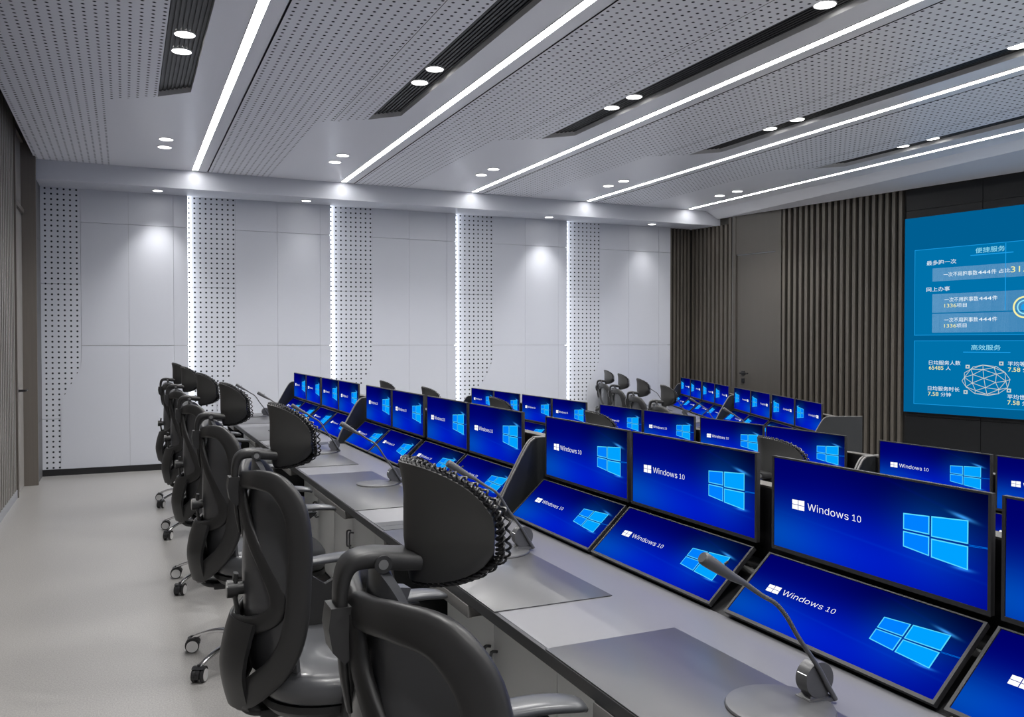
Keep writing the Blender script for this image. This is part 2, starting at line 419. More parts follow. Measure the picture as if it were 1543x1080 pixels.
# wall behind the viewer
mb = MB(); mb.box(-1.15, 11.3, YB-.1, YB, LOW, ZC+.06); struct(mb.build('wall_front', M['panel'], smooth=False))

# big blue display on the inclined wall
disp = tag(empty('wall_display', wp(3.404, 0, .647)), 'large blue wall display with Chinese service statistics, on charcoal wall', 'display')
def at_disp(): return Matrix.Translation(V(wp(3.404, 0, .647))).inverted()
S1 = 8.30
fr = MB(); wall_box(fr, 3.404, S1, -.012, .020, .647, 2.903)
o = fr.build('display_case', M['screenwall'], disp, smooth=False); o.matrix_parent_inverse = at_disp()
def em(name, c, e=1.0): return mat(name, (0, 0, 0), 1, spec=0, em=c, es=e)
DM = [em('display_blue', (.0, .112, .285)), em('display_block', (.0, .165, .40)), em('display_line', (.012, .34, .80)), em('display_tile', (.13, .34, .58)),
      em('display_white', (.85, .95, 1.0)), em('display_yellow', (.92, .88, .38)), em('display_cyan', (.30, .78, .95)), em('display_net', (.62, .66, .62)), em('display_dark', (.0, .09, .25))]
sc = MB(); LAY = [.0205]
def q(s0, s1, z0, z1, mi, up=1):
    o = .0205+up*.0006; sc.add([wp(s0,o,z0), wp(s1,o,z0), wp(s1,o,z1), wp(s0,o,z1)], [[0,1,2,3]], mi)
def fr4(s0, s1, z0, z1, w, mi, up=2):
    q(s0,s1,z0,z0+w,mi,up); q(s0,s1,z1-w,z1,mi,up); q(s0,s0+w,z0,z1,mi,up); q(s1-w,s1,z0,z1,mi,up)
def tx(body, s0, s1, zb, h, mi, bold=.008, up=4, font=None):
    if body.replace('.', '').isdigit(): bold = .012
    vs, fs = text_mesh(body, s0, s1, zb, h, bold, font); o = .0205+up*.0006
    sc.add([wp(a, o, b) for a, b in vs], fs, mi)
def ln(s0, z0, s1, z1, w, mi, up=3):
    d = V((s1-s0, z1-z0)).normalized(); n = V((-d.y, d.x))*w/2; o = .0205+up*.0006
    sc.add([wp(s0+n.x,o,z0+n.y), wp(s1+n.x,o,z1+n.y), wp(s1-n.x,o,z1-n.y), wp(s0-n.x,o,z0-n.y)], [[0,1,2,3]], mi)
def line444(x, z):
    tx('一次不用跑事数', x, x+.375, z-.003, .052, 4, .008); tx('444', x+.382, x+.515, z+.003, .038, 4); tx('件', x+.522, x+.577, z-.003, .052, 4, .008)
q(3.408, S1-.004, .651, 2.899, 0, 0)
q(3.53, 5.40, 1.54, 2.526, 1); fr4(3.53, 5.40, 1.54, 2.526, .006, 2); q(3.53, 5.40, .748, 1.480, 1); fr4(3.53, 5.40, .748, 1.480, .006, 2)
q(5.55, 8.15, .748, 2.526, 1); fr4(5.55, 8.15, .748, 2.526, .006, 2)
tx('便捷服务', 4.225, 4.535, 2.432, .058, 6); ln(4.17, 2.412, 4.62, 2.412, .010, 2)
tx('最多跑一次', 3.674, 4.015, 2.338, .052, 4, .010)
q(3.743, 5.33, 2.151, 2.300, 3); line444(3.872, 2.198); tx('占比', 4.475, 4.590, 2.200, .046, 4, .010); tx('31.4', 4.595, 4.80, 2.198, .062, 5, .02)
tx('网上办事', 3.674, 3.945, 2.038, .050, 4, .010)
q(3.743, 4.90, 1.796, 2.007, 3); line444(3.885, 1.915); tx('1336', 3.885, 4.020, 1.852, .040, 5, .015); tx('项目', 4.022, 4.135, 1.850, .044, 4, .010)
q(3.743, 4.90, 1.570, 1.783, 3); line444(3.885, 1.688); tx('1336', 3.885, 4.020, 1.626, .040, 5, .015); tx('项目', 4.022, 4.135, 1.624, .044, 4, .010)
for r0, r1, mi in ((.098, .116, 5), (.062, .076, 6), (0, .036, 2)):
    n = 40; o = .0205+.003; cs, cz = 4.738, 1.828
    vs = []; fs = []
    for i in range(n):
        a = 2*math.pi*i/n; vs += [wp(cs+r0*1.02*math.cos(a), o, cz+r0*math.sin(a)), wp(cs+r1*1.02*math.cos(a), o, cz+r1*math.sin(a))]
    for i in range(n): j = (i+1) % n; fs.append([2*i, 2*i+1, 2*j+1, 2*j])
    sc.add(vs, fs, mi)
ln(4.542, 1.80, 4.542, 2.515, .008, 2)
tx('高效服务', 4.188, 4.500, 1.376, .056, 6); ln(4.10, 1.352, 4.60, 1.352, .010, 2)
tx('日均服务人数', 3.711, 4.072, 1.205, .050, 4, .010); tx('65485', 3.712, 3.880, 1.150, .044, 5, .015); tx('人', 3.905, 3.965, 1.148, .046, 4, .010)
tx('日均服务时长', 3.701, 4.064, .912, .050, 4, .010); tx('7.58', 3.702, 3.825, .852, .044, 5, .015); tx('分钟', 3.850, 3.968, .850, .046, 4, .010)
tx('平均等', 4.574, 4.752, 1.208, .050, 4, .010); tx('7.58', 4.578, 4.700, 1.150, .044, 5, .015); tx('分', 4.725, 4.785, 1.148, .046, 4, .010)
tx('平均世', 4.573, 4.750, .858, .050, 4, .010); tx('7.58', 4.575, 4.698, .800, .044, 5, .015); tx('分', 4.722, 4.782, .798, .046, 4, .010)
# wire ball
bm = bmesh.new(); bmesh.ops.create_icosphere(bm, subdivisions=2, radius=1)
R_ = Matrix.Rotation(.5, 3, 'X') @ Matrix.Rotation(.35, 3, 'Y')
for e in bm.edges:
    a, b = R_ @ e.verts[0].co, R_ @ e.verts[1].co
    if a.y+b.y < .15: ln(4.345+a.x*.256, 1.050+a.z*.168, 4.345+b.x*.256, 1.050+b.z*.168, .0055, 7, 4)
bm.free()
for s, z in ((4.151, 1.192), (4.508, 1.234), (4.131, .912), (4.588, .949)): q(s-.022, s+.022, z-.020, z+.020, 7, 3); q(s-.010, s+.010, z-.009, z+.009, 1, 5)
for i in range(5): q(5.75, 7.9, 2.30-i*.30, 2.44-i*.30, 3)
o = sc.build('display_picture', DM, disp, smooth=False, fix=False); o.matrix_parent_inverse = at_disp()

# ------------------------------------------------------------------ ceiling lights
NUM = ['first', 'second', 'third', 'fourth', 'fifth', 'sixth', 'seventh', 'eighth', 'ninth', 'tenth', 'eleventh', 'twelfth']
for k in range(5):
    x = .717+1.645*k
    e = empty('strip_light', (x, (YB+YF)/2, ZC))
    mb = MB(); mb.box(-.029, .029, YB-(YB+YF)/2+.01, YF-(YB+YF)/2-.07, -.001, .02); mb.build('light_diffuser', M['led'], e, smooth=False)
    mb = MB()
    for s in (-1, 1): mb.box(min(s*.029, s*.034), max(s*.029, s*.034), YB-(YB+YF)/2+.01, YF-(YB+YF)/2-.002, -.004, .02)
    mb.build('light_channel', M['lamp_rim'], e, smooth=False)
    tag(e, 'long white linear ceiling light, %s one counted from the slatted door side' % NUM[k], 'ceiling light', 'linear ceiling lights')
fm = MB(); fm.lathe([(.0605, .004), (.0605, -.0045), (.066, -.0045), (.067, .0), (.067, .004)], n=32)
dm = MB(); dm.cyl((0, 0, -.0030), (0, 0, .002), .0600, n=32)
pf = fm.build('lamp_ring', M['lamp_rim']); pd = dm.build('lamp_diffuser', M['lamp'])
first = True
def lamp(x, y, z, label, power, ang=110, group='round recessed ceiling spots', sc=1.0, blend=.9):
    global first
    e = empty('downlight', (x, y, z)); tag(e, label, 'downlight', group)
    if first: a, b = pf, pd; first = False
    else: a, b = pf.copy(), pd.copy(); C.objects.link(a); C.objects.link(b)
    a.parent = e; b.parent = e; e.scale = (sc, sc, 1)
    if power:
        ld = bpy.data.lights.new('downlight_beam', 'SPOT'); ld.energy = power; ld.spot_size = math.radians(ang); ld.spot_blend = blend; ld.shadow_soft_size = .03
        ld.color = (1, .985, .96)
        lo = bpy.data.objects.new('downlight_beam', ld); C.objects.link(lo); lo.parent = e; lo.location = (0, 0, -.036)
for k in range(5):
    xs = .357+P*k
    for j, (y, where) in enumerate(((3.41, 0), (3.75, 0), (5.76, 1), (6.10, 1), (8.62, 2), (8.97, 2))):
        if y < 5 and k < 2: continue
        if y < 3.5: continue
        if where < 2: nm = 'round spot in the %s dark ceiling slot, %s' % (NUM[k], {3.75: 'third from its end', 5.76: 'second from its end', 6.10: 'first from its end'}[y])
        else: nm = 'round spot on plain ceiling past the %s dark slot, %s' % (NUM[k], 'slot side' if y < 8.7 else 'white wall side')
        lamp(xs if where < 2 else xs+.008+.006*k, y, (ZC+.034) if where < 2 else ZC-.001, nm, 66, 130)
for k in range(5):                       # unseen spots, added along the same slots to light the near end
    for y in (-1.29, -.95, 1.06, 1.40, 3.41, 3.75):
        if y == 3.75 and k >= 2: continue
        lamp(.357+P*k, y, ZC+.034, 'added unseen round spot in a dark ceiling slot over the near end', 66, 130)
for i, x in enumerate((.346, 1.983, 5.221, 6.865)):
    lamp(x, 10.335, ZS-.001, 'small round spot in the soffit above the white wall, %s from the slatted door' % NUM[i], (58, 11, 58, 30)[i], 92, 'soffit wall spots', .85, 1.0)

# ------------------------------------------------------------------ chair (local: faces +x, origin on the floor under its centre)
def chair_proto():
    c = empty('office_chair')
    # seat
    def ring(sx, sy, z, cx=.045, n=36, p=.62):
        out = []
        for i in range(n):
            a = 2*math.pi*i/n; cs, sn = math.cos(a), math.sin(a)
            x = math.copysign(abs(cs)**p, cs)*sx; y = math.copysign(abs(sn)**p, sn)*sy
            out.append((cx+x, y*(1-.10*max(0, -cs)), z + .012*(x/sx)**2*(-1 if x > 0 else .6) ))
        return out
    mb = MB(); mb.loft([ring(.235,.225,.425), ring(.245,.250,.440), ring(.250,.258,.470), ring(.246,.252,.500), ring(.235,.220,.518), ring(.16,.15,.522), ring(.05,.05,.520)])
    mb.build('seat', M['leather'], c, ang=60)
    mb = MB(); mb.loft([ring(.16,.15,.362), ring(.225,.21,.378), ring(.248,.235,.405), ring(.245,.232,.424)]); mb.box(-.20, -.05, -.05, .05, .345, .375, bev=.008)
    mb.build('seat_pan', M['frame'], c, ang=50)
    # lever + gas lift
    mb = MB(); mb.cyl((.0, 0, .14), (.0, 0, .37), .0155, mi=0); mb.cyl((0, 0, .10), (0, 0, .20), .027, mi=1); mb.lathe([(.0, .055), (.045, .06), (.05, .10), (.035, .125), (.0, .13)], mi=1)
    mb.cyl((.04, -.10, .355), (.04, -.24, .345), .006, mi=1); mb.box(.02, .06, -.285, -.235, .337, .352, 1, bev=.004)
    mb.build('gas_lift', [M['chrome'], M['wheel']], c)
    # base star
    mb = MB()
    for k in range(5):
        a = math.radians(180-36+72*k); d = V((math.cos(a), math.sin(a), 0))
        mb.sweep([d*.03+V((0,0,.098)), d*.12+V((0,0,.112)), d*.22+V((0,0,.108)), d*.305+V((0,0,.082)), d*.338+V((0,0,.062))], [.022,.018,.015,.012,.011], [.014,.012,.010,.009,.009], nrm=(0,0,1), p=.8)
    mb.build('star_base', M['chrome'], c)
    w0 = None
    for k in range(5):
        a = math.radians(180-36+72*k); d = V((math.cos(a), math.sin(a), 0)); ce = d*.34
        mb = MB(); r = .031
        pts = [(r*1.08*math.cos(t*math.pi/10), r*1.08*math.sin(t*math.pi/10)) for t in range(-1, 10)]
        pts = [(x, y+.031) for x, y in pts]
        R2 = Matrix.Rotation(a+.5, 4, 'Z')
        h = MB(); h.prism(pts, -.010, .010, 'y'); h.prism([(x*1.12, (y-.031)*1.12+.031) for x, y in pts[4:]], -.026, .026, 'y'); h.cyl((0, 0, .05), (0, 0, .075), .008)
        h.v = [tuple(R2 @ V(p)+ce) for p in h.v]; hood = h.build('caster', M['wheel'], c)
        w = MB()
        for s in (-1, 1): w.lathe([(.008, s*.012), (.030, s*.012), (.031, s*.016), (.031, s*.024), (.028, s*.027), (.020, s*.027)], (0,0,.031), n=24, mi=0, axis='y'); w.lathe([(.019, s*.0265), (.026, s*.0275), (.0265, s*.0285), (.018, s*.0290)], (0,0,.031), n=24, mi=1, axis='y'); w.lathe([(.001, s*.026), (.0175, s*.027), (.016, s*.0285), (.001, s*.029)], (0,0,.031), n=24, mi=0, axis='y')
        w.v = [tuple(R2 @ V(p)+ce) for p in w.v]; w.build('wheel', [M['wheel'], M['ring']], hood)
    # back frame: ring, inner struts, lumbar lobe, all one casting
    mb = MB()
    for s in (-1, 1):
        pr = [(-.238,.0,1.050), (-.232,.07,1.058), (-.212,.145,1.066), (-.172,.208,1.055), (-.135,.240,.995), (-.120,.248,.90), (-.122,.246,.80), (-.128,.240,.70), (-.142,.222,.615), (-.172,.185,.540), (-.215,.130,.480), (-.252,.065,.432), (-.262,.0,.410)]
        nr = [(-1,0,.15), (-1,.1,.2), (-.9,.35,.2), (-.6,.75,.2), (-.45,.9,.1), (-.4,.9,0), (-.4,.9,0), (-.4,.9,0), (-.45,.9,0), (-.6,.8,-.1), (-.8,.6,-.2), (-.95,.3,-.2), (-1,0,-.2)]
        wd = [.026,.026,.028,.031,.034,.034,.034,.035,.036,.038,.040,.040,.038]; hh = [.016]*len(pr)
        mb.sweep([(x, s*y, z) for x, y, z in pr], wd, hh, [(a, s*b, e) for a, b, e in nr], sub=5, n=14, p=.62)
        st = [(-.246,.012,1.045), (-.240,.040,.965), (-.222,.085,.885), (-.192,.140,.810), (-.168,.180,.740), (-.176,.172,.690), (-.212,.125,.655), (-.250,.065,.638), (-.268,.0,.632)]
        sn = [(-1,.1,0), (-1,.3,0), (-.8,.5,0), (-.7,.7,0), (-.6,.8,0), (-.7,.7,0), (-.85,.5,0), (-.95,.25,0), (-1,0,0)]
        mb.sweep([(x, s*y, z) for x, y, z in st], [.020,.020,.023,.026,.028,.028,.026,.026,.026], .012, [(a, s*b, e) for a, b, e in sn], sub=5, n=12, p=.7)
    def lum(u, v):
        y = (u-.5)*.275; z = .650-v*.250; k = abs(u-.5)*2
        wn = 1-.40*v*v-.10*max(0, .25-v)*4
        return (-.296+.045*k*k+.030*abs(v-.55)**1.6*2.6, y*wn, z)
    mb.shell(lum, 14, 12, .014)
    mb.sweep([(-.262,0,.43), (-.235,0,.378), (-.16,0,.362), (-.06,0,.362)], [.055,.05,.045,.04], [.015,.014,.014,.012], nrm=(0,0,1), p=.6)
    mb.build('back_frame', M['frame'], c, ang=55)
    # back pad seen inside the ring
    def pad(u, v):
        z = .50+v*.545; k = (u-.5)*2; hw = .205*(1-.28*abs(v-.55)**2.2*2.2)
        x = -.205+.10*abs(k)**2.1-.020*math.sin(v*math.pi)+.035*max(0, v-.7)
        top = .062*max(0, 1-(k/.46)**2)**.6*(max(0, (v-.72)/.28)**1.5)
        return (x, k*hw, z+top-.03*abs(k)**3*max(0, v-.75)*4)
    mb = MB(); mb.shell(pad, 34, 18, -.018); mb.build('back_pad', M['leather'], c, ang=60)
    # headrest shell, lace rim, arm
    def shape(u, v):
        k = (u-.5)*2; a = v*2-1
        yy = k*.130*(1-.20*max(0, -a)**2.2-.02*max(0, a)**3)
        lim = (1-abs(k)**2.6)**.5 if abs(k) < 1 else 0
        z = 1.176 + a*(.016+.076*lim) - .010*k*k
        x = -.163 + .100*abs(k)**1.7 - .010*max(0, a-.45)**1.3*1.8*(1-k*k*.4) + .012*max(0, -a-.3)
        return V((x, yy, z))
    mb = MB(); mb.shell(lambda u, v: shape(.01+.98*u, v), 28, 14, .012); mb.build('headrest', M['hr'], c, ang=60)
    rim = []
    for i in range(13): rim.append(shape(.02+.96*i/12, 1))
    for i in range(1, 6): rim.append(shape(.985, 1-i/6))
    for i in range(13): rim.append(shape(.98-.96*i/12, 0))
    for i in range(1, 6): rim.append(shape(.015, i/6))
    # resample evenly, then weave two wavy cords and small ties around the rim
    L = [0]
    for i in range(len(rim)): L.append(L[-1]+(rim[(i+1) % len(rim)]-rim[i]).length)
    def at(s):
        s %= L[-1]
        for i in range(len(rim)):
            if s <= L[i+1]: t_ = (s-L[i])/max(1e-9, L[i+1]-L[i]); return rim[i].lerp(rim[(i+1) % len(rim)], t_)
    ctr = V((-.10, 0, 1.170)); NW = 330
    def wave(ph, am, fw, off):
        out = []
        for i in range(NW):
            p = at(L[-1]*i/NW); r = (p-ctr); r.x *= .25; r.normalize(); a = i*2*math.pi*44/NW+ph
            out.append(p + r*(off+am*math.cos(a)) + V((1, 0, 0))*(.011+fw*math.sin(a)))
        return out
    mb = MB()
    mb.sweep(wave(0, .0040, .0065, .002), .0022, .0022, sub=1, n=5, closed=True, nrm=(1,0,.3))
    mb.sweep(wave(math.pi, .0040, .0065, .002), .0022, .0022, sub=1, n=5, closed=True, nrm=(1,0,.3))
    mb.sweep([p+V((.014,0,0)) for p in wave(math.pi/2, .003, .004, .000)], .0022, .0022, sub=1, n=5, closed=True, nrm=(1,0,.3))
    mb.sweep([p+V((.004,0,0)) for p in wave(0, .0, .0, -.003)], .0042, .0042, sub=1, n=6, closed=True, nrm=(1,0,.3))
    # woven cushion face in front of the shell
    def face(u, v):
        p = shape(.06+.88*u, .05+.90*v); return (p.x+.022+.02*(1-abs(u-.5)*2), p.y*.97, p.z)
    mb.shell(face, 16, 8, .006)
    mb.build('headrest_mesh', M['mesh'], c, ang=60)
    mb = MB()
    mb.sweep([(-.146,0,1.117), (-.185,0,1.121), (-.222,0,1.126), (-.250,0,1.119), (-.262,0,1.092), (-.264,0,1.050), (-.260,0,.99)], [.038,.034,.030,.026,.022,.020,.018], [.014,.015,.014,.012,.010,.009,.008], [(0,0,1),(0,0,1),(-.2,0,1),(-.7,0,.7),(-1,0,.1),(-1,0,0),(-1,0,0)], sub=5, n=16, p=.45)
    mb.sweep([(-.262,0,1.0), (-.258,0,.95), (-.250,0,.895)], [.014,.014,.010], [.006,.006,.004], (-1,0,0), p=.7)
    ha = mb.build('headrest_arm', M['frame'], c, ang=50)
    mb = MB(); mb.cyl((-.206, -.034, 1.120), (-.206, .034, 1.120), .0135, mi=1); mb.cyl((-.206, -.0350, 1.120), (-.206, .0350, 1.120), .0075, mi=0); mb.build('hinge_bolt', [M['knob'], M['frame']], ha)
    mb = MB(); mb.prism([(-.282,1.060), (-.236,1.060), (-.228,1.045), (-.232,1.020), (-.246,.990), (-.262,.975), (-.280,.995), (-.286,1.03)], -.024, .024, 'y'); mb.build('height_clamp', M['frame'], c)
    # lumbar adjuster
    mb = MB(); mb.cyl((-.288, 0, .729), (-.258, 0, .729), .026, n=24, mi=0); mb.cyl((-.258, 0, .729), (-.205, 0, .729), .019, mi=0); mb.cyl((-.2895, 0, .729), (-.288, 0, .729), .022, n=24, mi=1)
    mb.sweep([(-.262,0,.775), (-.266,0,.72), (-.258,0,.66), (-.255,0,.62)], [.018,.020,.016,.022], .007, (-1,0,0), p=.6)
    mb.build('lumbar_knob', [M['frame'], M['knob']], c)
    for s in (-1, 1):
        mb = MB()
        mb.prism([(-.010,.400), (.075,.400), (.080,.56), (.110,.625), (.205,.690), (.215,.702), (.180,.702), (.105,.665), (.055,.640), (.015,.668), (-.010,.702), (-.040,.702), (-.018,.655), (.005,.615)], s*.262-.012, s*.262+.012, 'y')
        mb.box(.0, .07, min(s*.12, s*.272), max(s*.12, s*.272), .392, .408, bev=.004)
        sup = mb.build('arm_support', M['frame'], c, smooth=False)
        mb = MB(); mb.sweep([(-.035,s*.268,.712), (.0,s*.270,.716), (.09,s*.270,.722), (.20,s*.264,.724), (.275,s*.256,.716), (.298,s*.252,.704)], [.022,.030,.036,.038,.034,.016], [.007,.011,.013,.013,.011,.006], (0,0,1), n=16, p=.75)
        mb.build('arm_pad', M['armpad'], c, ang=50)
    return c
chairP = chair_proto(); index_kids(chairP)

# ------------------------------------------------------------------ monitor (local: screen in the y-z plane facing -x, near edge at y=0 towards viewer)
MW, MH = .625, .2432
def screen_mesh(mirror):
    mb = MB()
    fl = (lambda u: 1-u) if mirror else (lambda u: u)
    def p(u, v, lay): return (-.0010-lay*.0002, MW*(1-fl(u)), MH*v)   # u grows towards the viewer
    e = .008/MW; f = .008/MH
    mb.add([p(e, f*1.2, 0), p(1-e, f*1.2, 0), p(1-e, 1-f*.6, 0), p(e, 1-f*.6, 0)], [[0, 1, 2, 3]], 0)
    def quad(P, lay, mi): mb.add([p(*a, lay) for a in P], [[0, 1, 2, 3]], mi)
    panes = [([(.664,.687),(.771,.709),(.771,.545),(.664,.541)], 2), ([(.778,.712),(.918,.742),(.918,.544),(.778,.533)], 3),
             ([(.664,.525),(.771,.529),(.771,.358),(.664,.385)], 2), ([(.778,.517),(.918,.526),(.918,.326),(.778,.353)], 3)]
    for P4, mi in panes:
        cx = sum(a[0] for a in P4)/4; cy = sum(a[1] for a in P4)/4
        quad(P4, 1, 4)
        w = .0075
        quad([(a+(w*.55 if a < cx else -w*.55), b+(w*1.3 if b < cy else -w*1.3)) for a, b in P4], 2, mi)
    quad([(.920,.541), (.990,.552), (.990,.549), (.920,.538)], 1, 2); quad([(.920,.530), (.990,.544), (.990,.541), (.920,.527)], 1, 2)
    # small white flag: four panes
    a0, b0, a1, b1 = .118, .151, .153, .186
    top = lambda u: .576+(u-.118)*.12; bot = lambda u: .479+(u-.118)*.02; midv = .529
    for ua, ub in ((a0, b0-.001), (a1, b1)):
        quad([(ua, midv+.003), (ub, midv+.003), (ub, top(ub)), (ua, top(ua))], 1, 1); quad([(ua, bot(ua)), (ub, bot(ub)), (ub, midv-.003), (ua, midv-.003)], 1, 1)
    for body, xa, xb, yb_, hh in (('Windows', .204, .416, .499, .074), ('10', .434, .476, .503, .063)):
        vs, fs = text_mesh(body, xa, xb, yb_, hh, -.006, FONT); mb.add([p(x, y, 1) for x, y in vs], fs, 1)
    o = mb.build('screen', [M['wall_paper'], M['wt'], M['pane'], M['pane2'], M['edgec']], smooth=False, fix=False)
    me = o.data; uv = me.uv_layers.new(name='UVMap')
    for l in me.loops:
        co = me.vertices[l.vertex_index].co; u = 1-co.y/MW
        uv.data[l.index].uv = (1-u if mirror else u, co.z/MH)
    return o
def monitor_proto(mirror):
    e = empty('monitor')
    mb = MB(); mb.box(0, .010, 0, MW, 0, MH, bev=.0015)
    t = .007
    mb.box(-.003, 0, 0, MW, 0, t*1.4); mb.box(-.003, 0, 0, MW, MH-t*.6, MH); mb.box(-.003, 0, 0, t, t*1.4, MH-t*.6); mb.box(-.003, 0, MW-t, MW, t*1.4, MH-t*.6)
    mb.box(.010, .034, MW*.25, MW*.75, MH*.2, MH*.8, bev=.006)
    mb.build('monitor_case', M['bezel'], e, ang=30)
    s = screen_mesh(mirror); s.parent = e
    mb = MB(); mb.box(.034, .0505, MW*.42, MW*.58, MH*.35, MH*.65, bev=.003); mb.build('mount', M['bezel'], e)
    index_kids(e); return e
mon0 = monitor_proto(False); mon1 = monitor_proto(True)

# ------------------------------------------------------------------ control desk module (local x as in row frame, y 0..ML from its viewer end)
ML = 2.8225
XD = .880
def desk_proto():
    d = empty('control_desk')
    mb = MB(); mb.box(XD, 1.62, .072, ML-.072, .728, .750, bev=.002); mb.build('desktop', M['desk'], d)
    mb = MB(); mb.box(XD-.012, XD-.0005, 0, ML, .720, .7495, bev=.0015); mb.box(XD-.0005, 1.36, .001, .0715, .722, .751); mb.box(XD-.0005, 1.36, ML-.0715, ML-.001, .722, .751); mb.build('edge_trim', M['edge'], d, smooth=False)
    # end panels with raised side wings
    low = [(.905,.721), (1.030,.0), (1.82,.0), (1.82,1.062)]
    cur = [(1.560,1.062), (1.535,1.058), (1.512,1.043), (1.485,1.003), (1.449,.940), (1.407,.865), (1.375,.800), (1.362,.765), (1.362,.721)]
    for y0, y1, yb in ((.0005, .018, .0), (ML-.018, ML-.0005, ML)):
        mb = MB(); mb.prism(low+cur, y0, y1, 'y'); ep = mb.build('end_panel', M['endp'], d, smooth=False)
        mb = MB(); pts = [(1.82,1.064)]+[(x, z+.001) for x, z in cur[:-1]]
        mb.sweep([(x, (y0+y1)/2, z) for x, z in pts], .0052, .0025, [(0,0,1)]*2+[(-.5,0,.9),(-.8,0,.6)]+[(-.87,0,.5)]*(len(pts)-4), sub=3, n=8, p=.4); mb.build('wing_edge', M['band'], ep, smooth=False)
        mb = MB(); mb.prism([(.897,.721), (.905,.721), (1.030,.0), (1.020,.0)], y0-.001, y1+.001, 'y'); mb.build('leg_edge', M['band'], ep, smooth=False)
    mb = MB(); mb.prism([(1.398,.7505), (1.600,.855), (1.600,1.055), (1.650,1.055), (1.650,.95), (1.819,.95), (1.819,.0), (1.63,.0), (1.63,.7505)], .0185, ML-.0185, 'y')
    hs = mb.build('console_housing', M['console'], d, smooth=False)
    mb = MB(); mb.box(1.600, 1.650, .019, ML-.019, 1.055, 1.060); mb.build('top_strip', M['strip'], hs, smooth=False)
    # under-desk cabinet
    mb = MB(); mb.box(1.118, 1.60, .07, 2.672, .06, .720); mb.box(1.14, 1.58, .08, 2.65, .0, .06); mb.box(1.16, 1.60, 2.673, ML-.02, 0, .72)
    cb = mb.build('cabinet', M['endp'], d, smooth=False)
    for i, seam in enumerate((2.2225, 1.3225, .4225)):
        for s in (-1, 1):
            y0, y1 = (seam+.002, min(seam+.448, 2.672)) if s > 0 else (max(seam-.448, .072), seam-.002)
            mb = MB(); mb.box(1.100, 1.117, y0, y1, .065, .700, bev=.0015); dr = mb.build('cabinet_door', M['cab'], d)
            hy = seam+s*.028; mb = MB(); mb.sweep([(1.099,hy,.445), (1.078,hy,.445), (1.076,hy,.405), (1.078,hy,.365), (1.099,hy,.365)], .005, .005, (0,1,0), sub=3, n=8, p=.6); mb.build('door_handle', M['handle'], dr)
    for y0, y1 in ((.5125, 1.1625), (1.8625, 2.5125)):
        mb = MB(); mb.box(.866, .880, y0, y1, .683, .718, bev=.002); mb.box(.878, 1.06, y0, y1, .685, .692); mb.box(.878, 1.06, y0, y0+.012, .685, .708); mb.box(.878, 1.06, y1-.012, y1, .685, .708)
        tr = mb.build('keyboard_tray', M['band'], d)
        mb = MB(); mb.box(.884, 1.02, y0+.06, y1-.06, .6935, .706, bev=.003)
        kb = mb.build('keyboard', M['console'], tr)
    index_kids(d); return d
deskP = desk_proto()

matP = MB().box(XD-.010, 1.225, 0, 1.05, .7505, .7530, bev=.0008).build('desk_mat', M['mat'])

# ------------------------------------------------------------------ gooseneck microphone (row-frame x, y relative to its wheel)
def mic_proto():
    e = empty('desk_microphone')
    def ell(r, z, cx=-.085): return [(cx+r*1.02*math.cos(2*math.pi*i/40), r*math.sin(2*math.pi*i/40), z) for i in range(40)]
    mb = MB(); mb.loft([ell(.100,.7532), ell(.102,.7550), ell(.100,.7585), ell(.094,.7600), ell(.050,.7612)])
    mb.box(-.03, .03, -.022, .022, .7532, .763, bev=.003)
    mb.build('base_plate', M['mic'], e, ang=40)
    mb = MB(); mb.loft([[(x*k, y*k2, z) for x, y in ((-.024,-.014),(.026,-.014),(.026,.014),(-.024,.014))] for z, k, k2 in ((.7615,1.15,1.2),(.768,.85,1.0),(.782,.9,.9))])
    mb.cyl((.0, -.016, .798), (.0, .014, .798), .034, n=36); mb.cyl((.0, .014, .798), (.0, .0145, .798), .033, n=36)
    w = mb.build('swivel_wheel', M['mic'], e, ang=40)
    mb = MB(); mb.prism([(-.012,.822), (-.006,.826), (.030,.770), (.026,.765)], -.0175, -.0158, 'y', 0); mb.build('slot', M['mic_dark'], w, smooth=False)
    mb = MB(); mb.box(-.0322, -.0295, -.013, .011, .8100, .8112, 0); mb.build('indicator_light', mat('mic_indicator', (1, 1, 1), .5, em=(1, 1, 1), es=.9), w, smooth=False)
    mb = MB(); mb.sweep([(.034,-.021,.757), (.010,-.021,.794), (-.010,-.020,.827), (-.055,-.016,.889), (-.080,-.012,.930), (-.104,-.008,.958), (-.135,-.004,.977), (-.172,0,1.003)], [.0052,.0050,.0048,.0045,.0045,.0045,.0045,.0055], [.0052,.0050,.0048,.0045,.0045,.0045,.0045,.0055], (0,1,0), sub=5, n=10)
    mb.build('gooseneck', M['mic'], e, ang=60)
    mb = MB(); mb.sweep([(-.172,0,1.003), (-.200,0,1.018), (-.235,0,1.040), (-.262,0,1.057), (-.268,0,1.061)], [.0055,.0085,.0115,.0125,.010], [.0055,.0085,.0115,.0125,.010], (0,1,0), sub=4, n=14)
    mb.prism([(-.222,1.046), (-.214,1.050), (-.213,1.046), (-.220,1.043)], -.006, -.003, 'y', 1)
    mb.build('microphone_head', [M['mic'], M['mic_dark']], e, ang=50)
    index_kids(e); return e
micP = mic_proto()

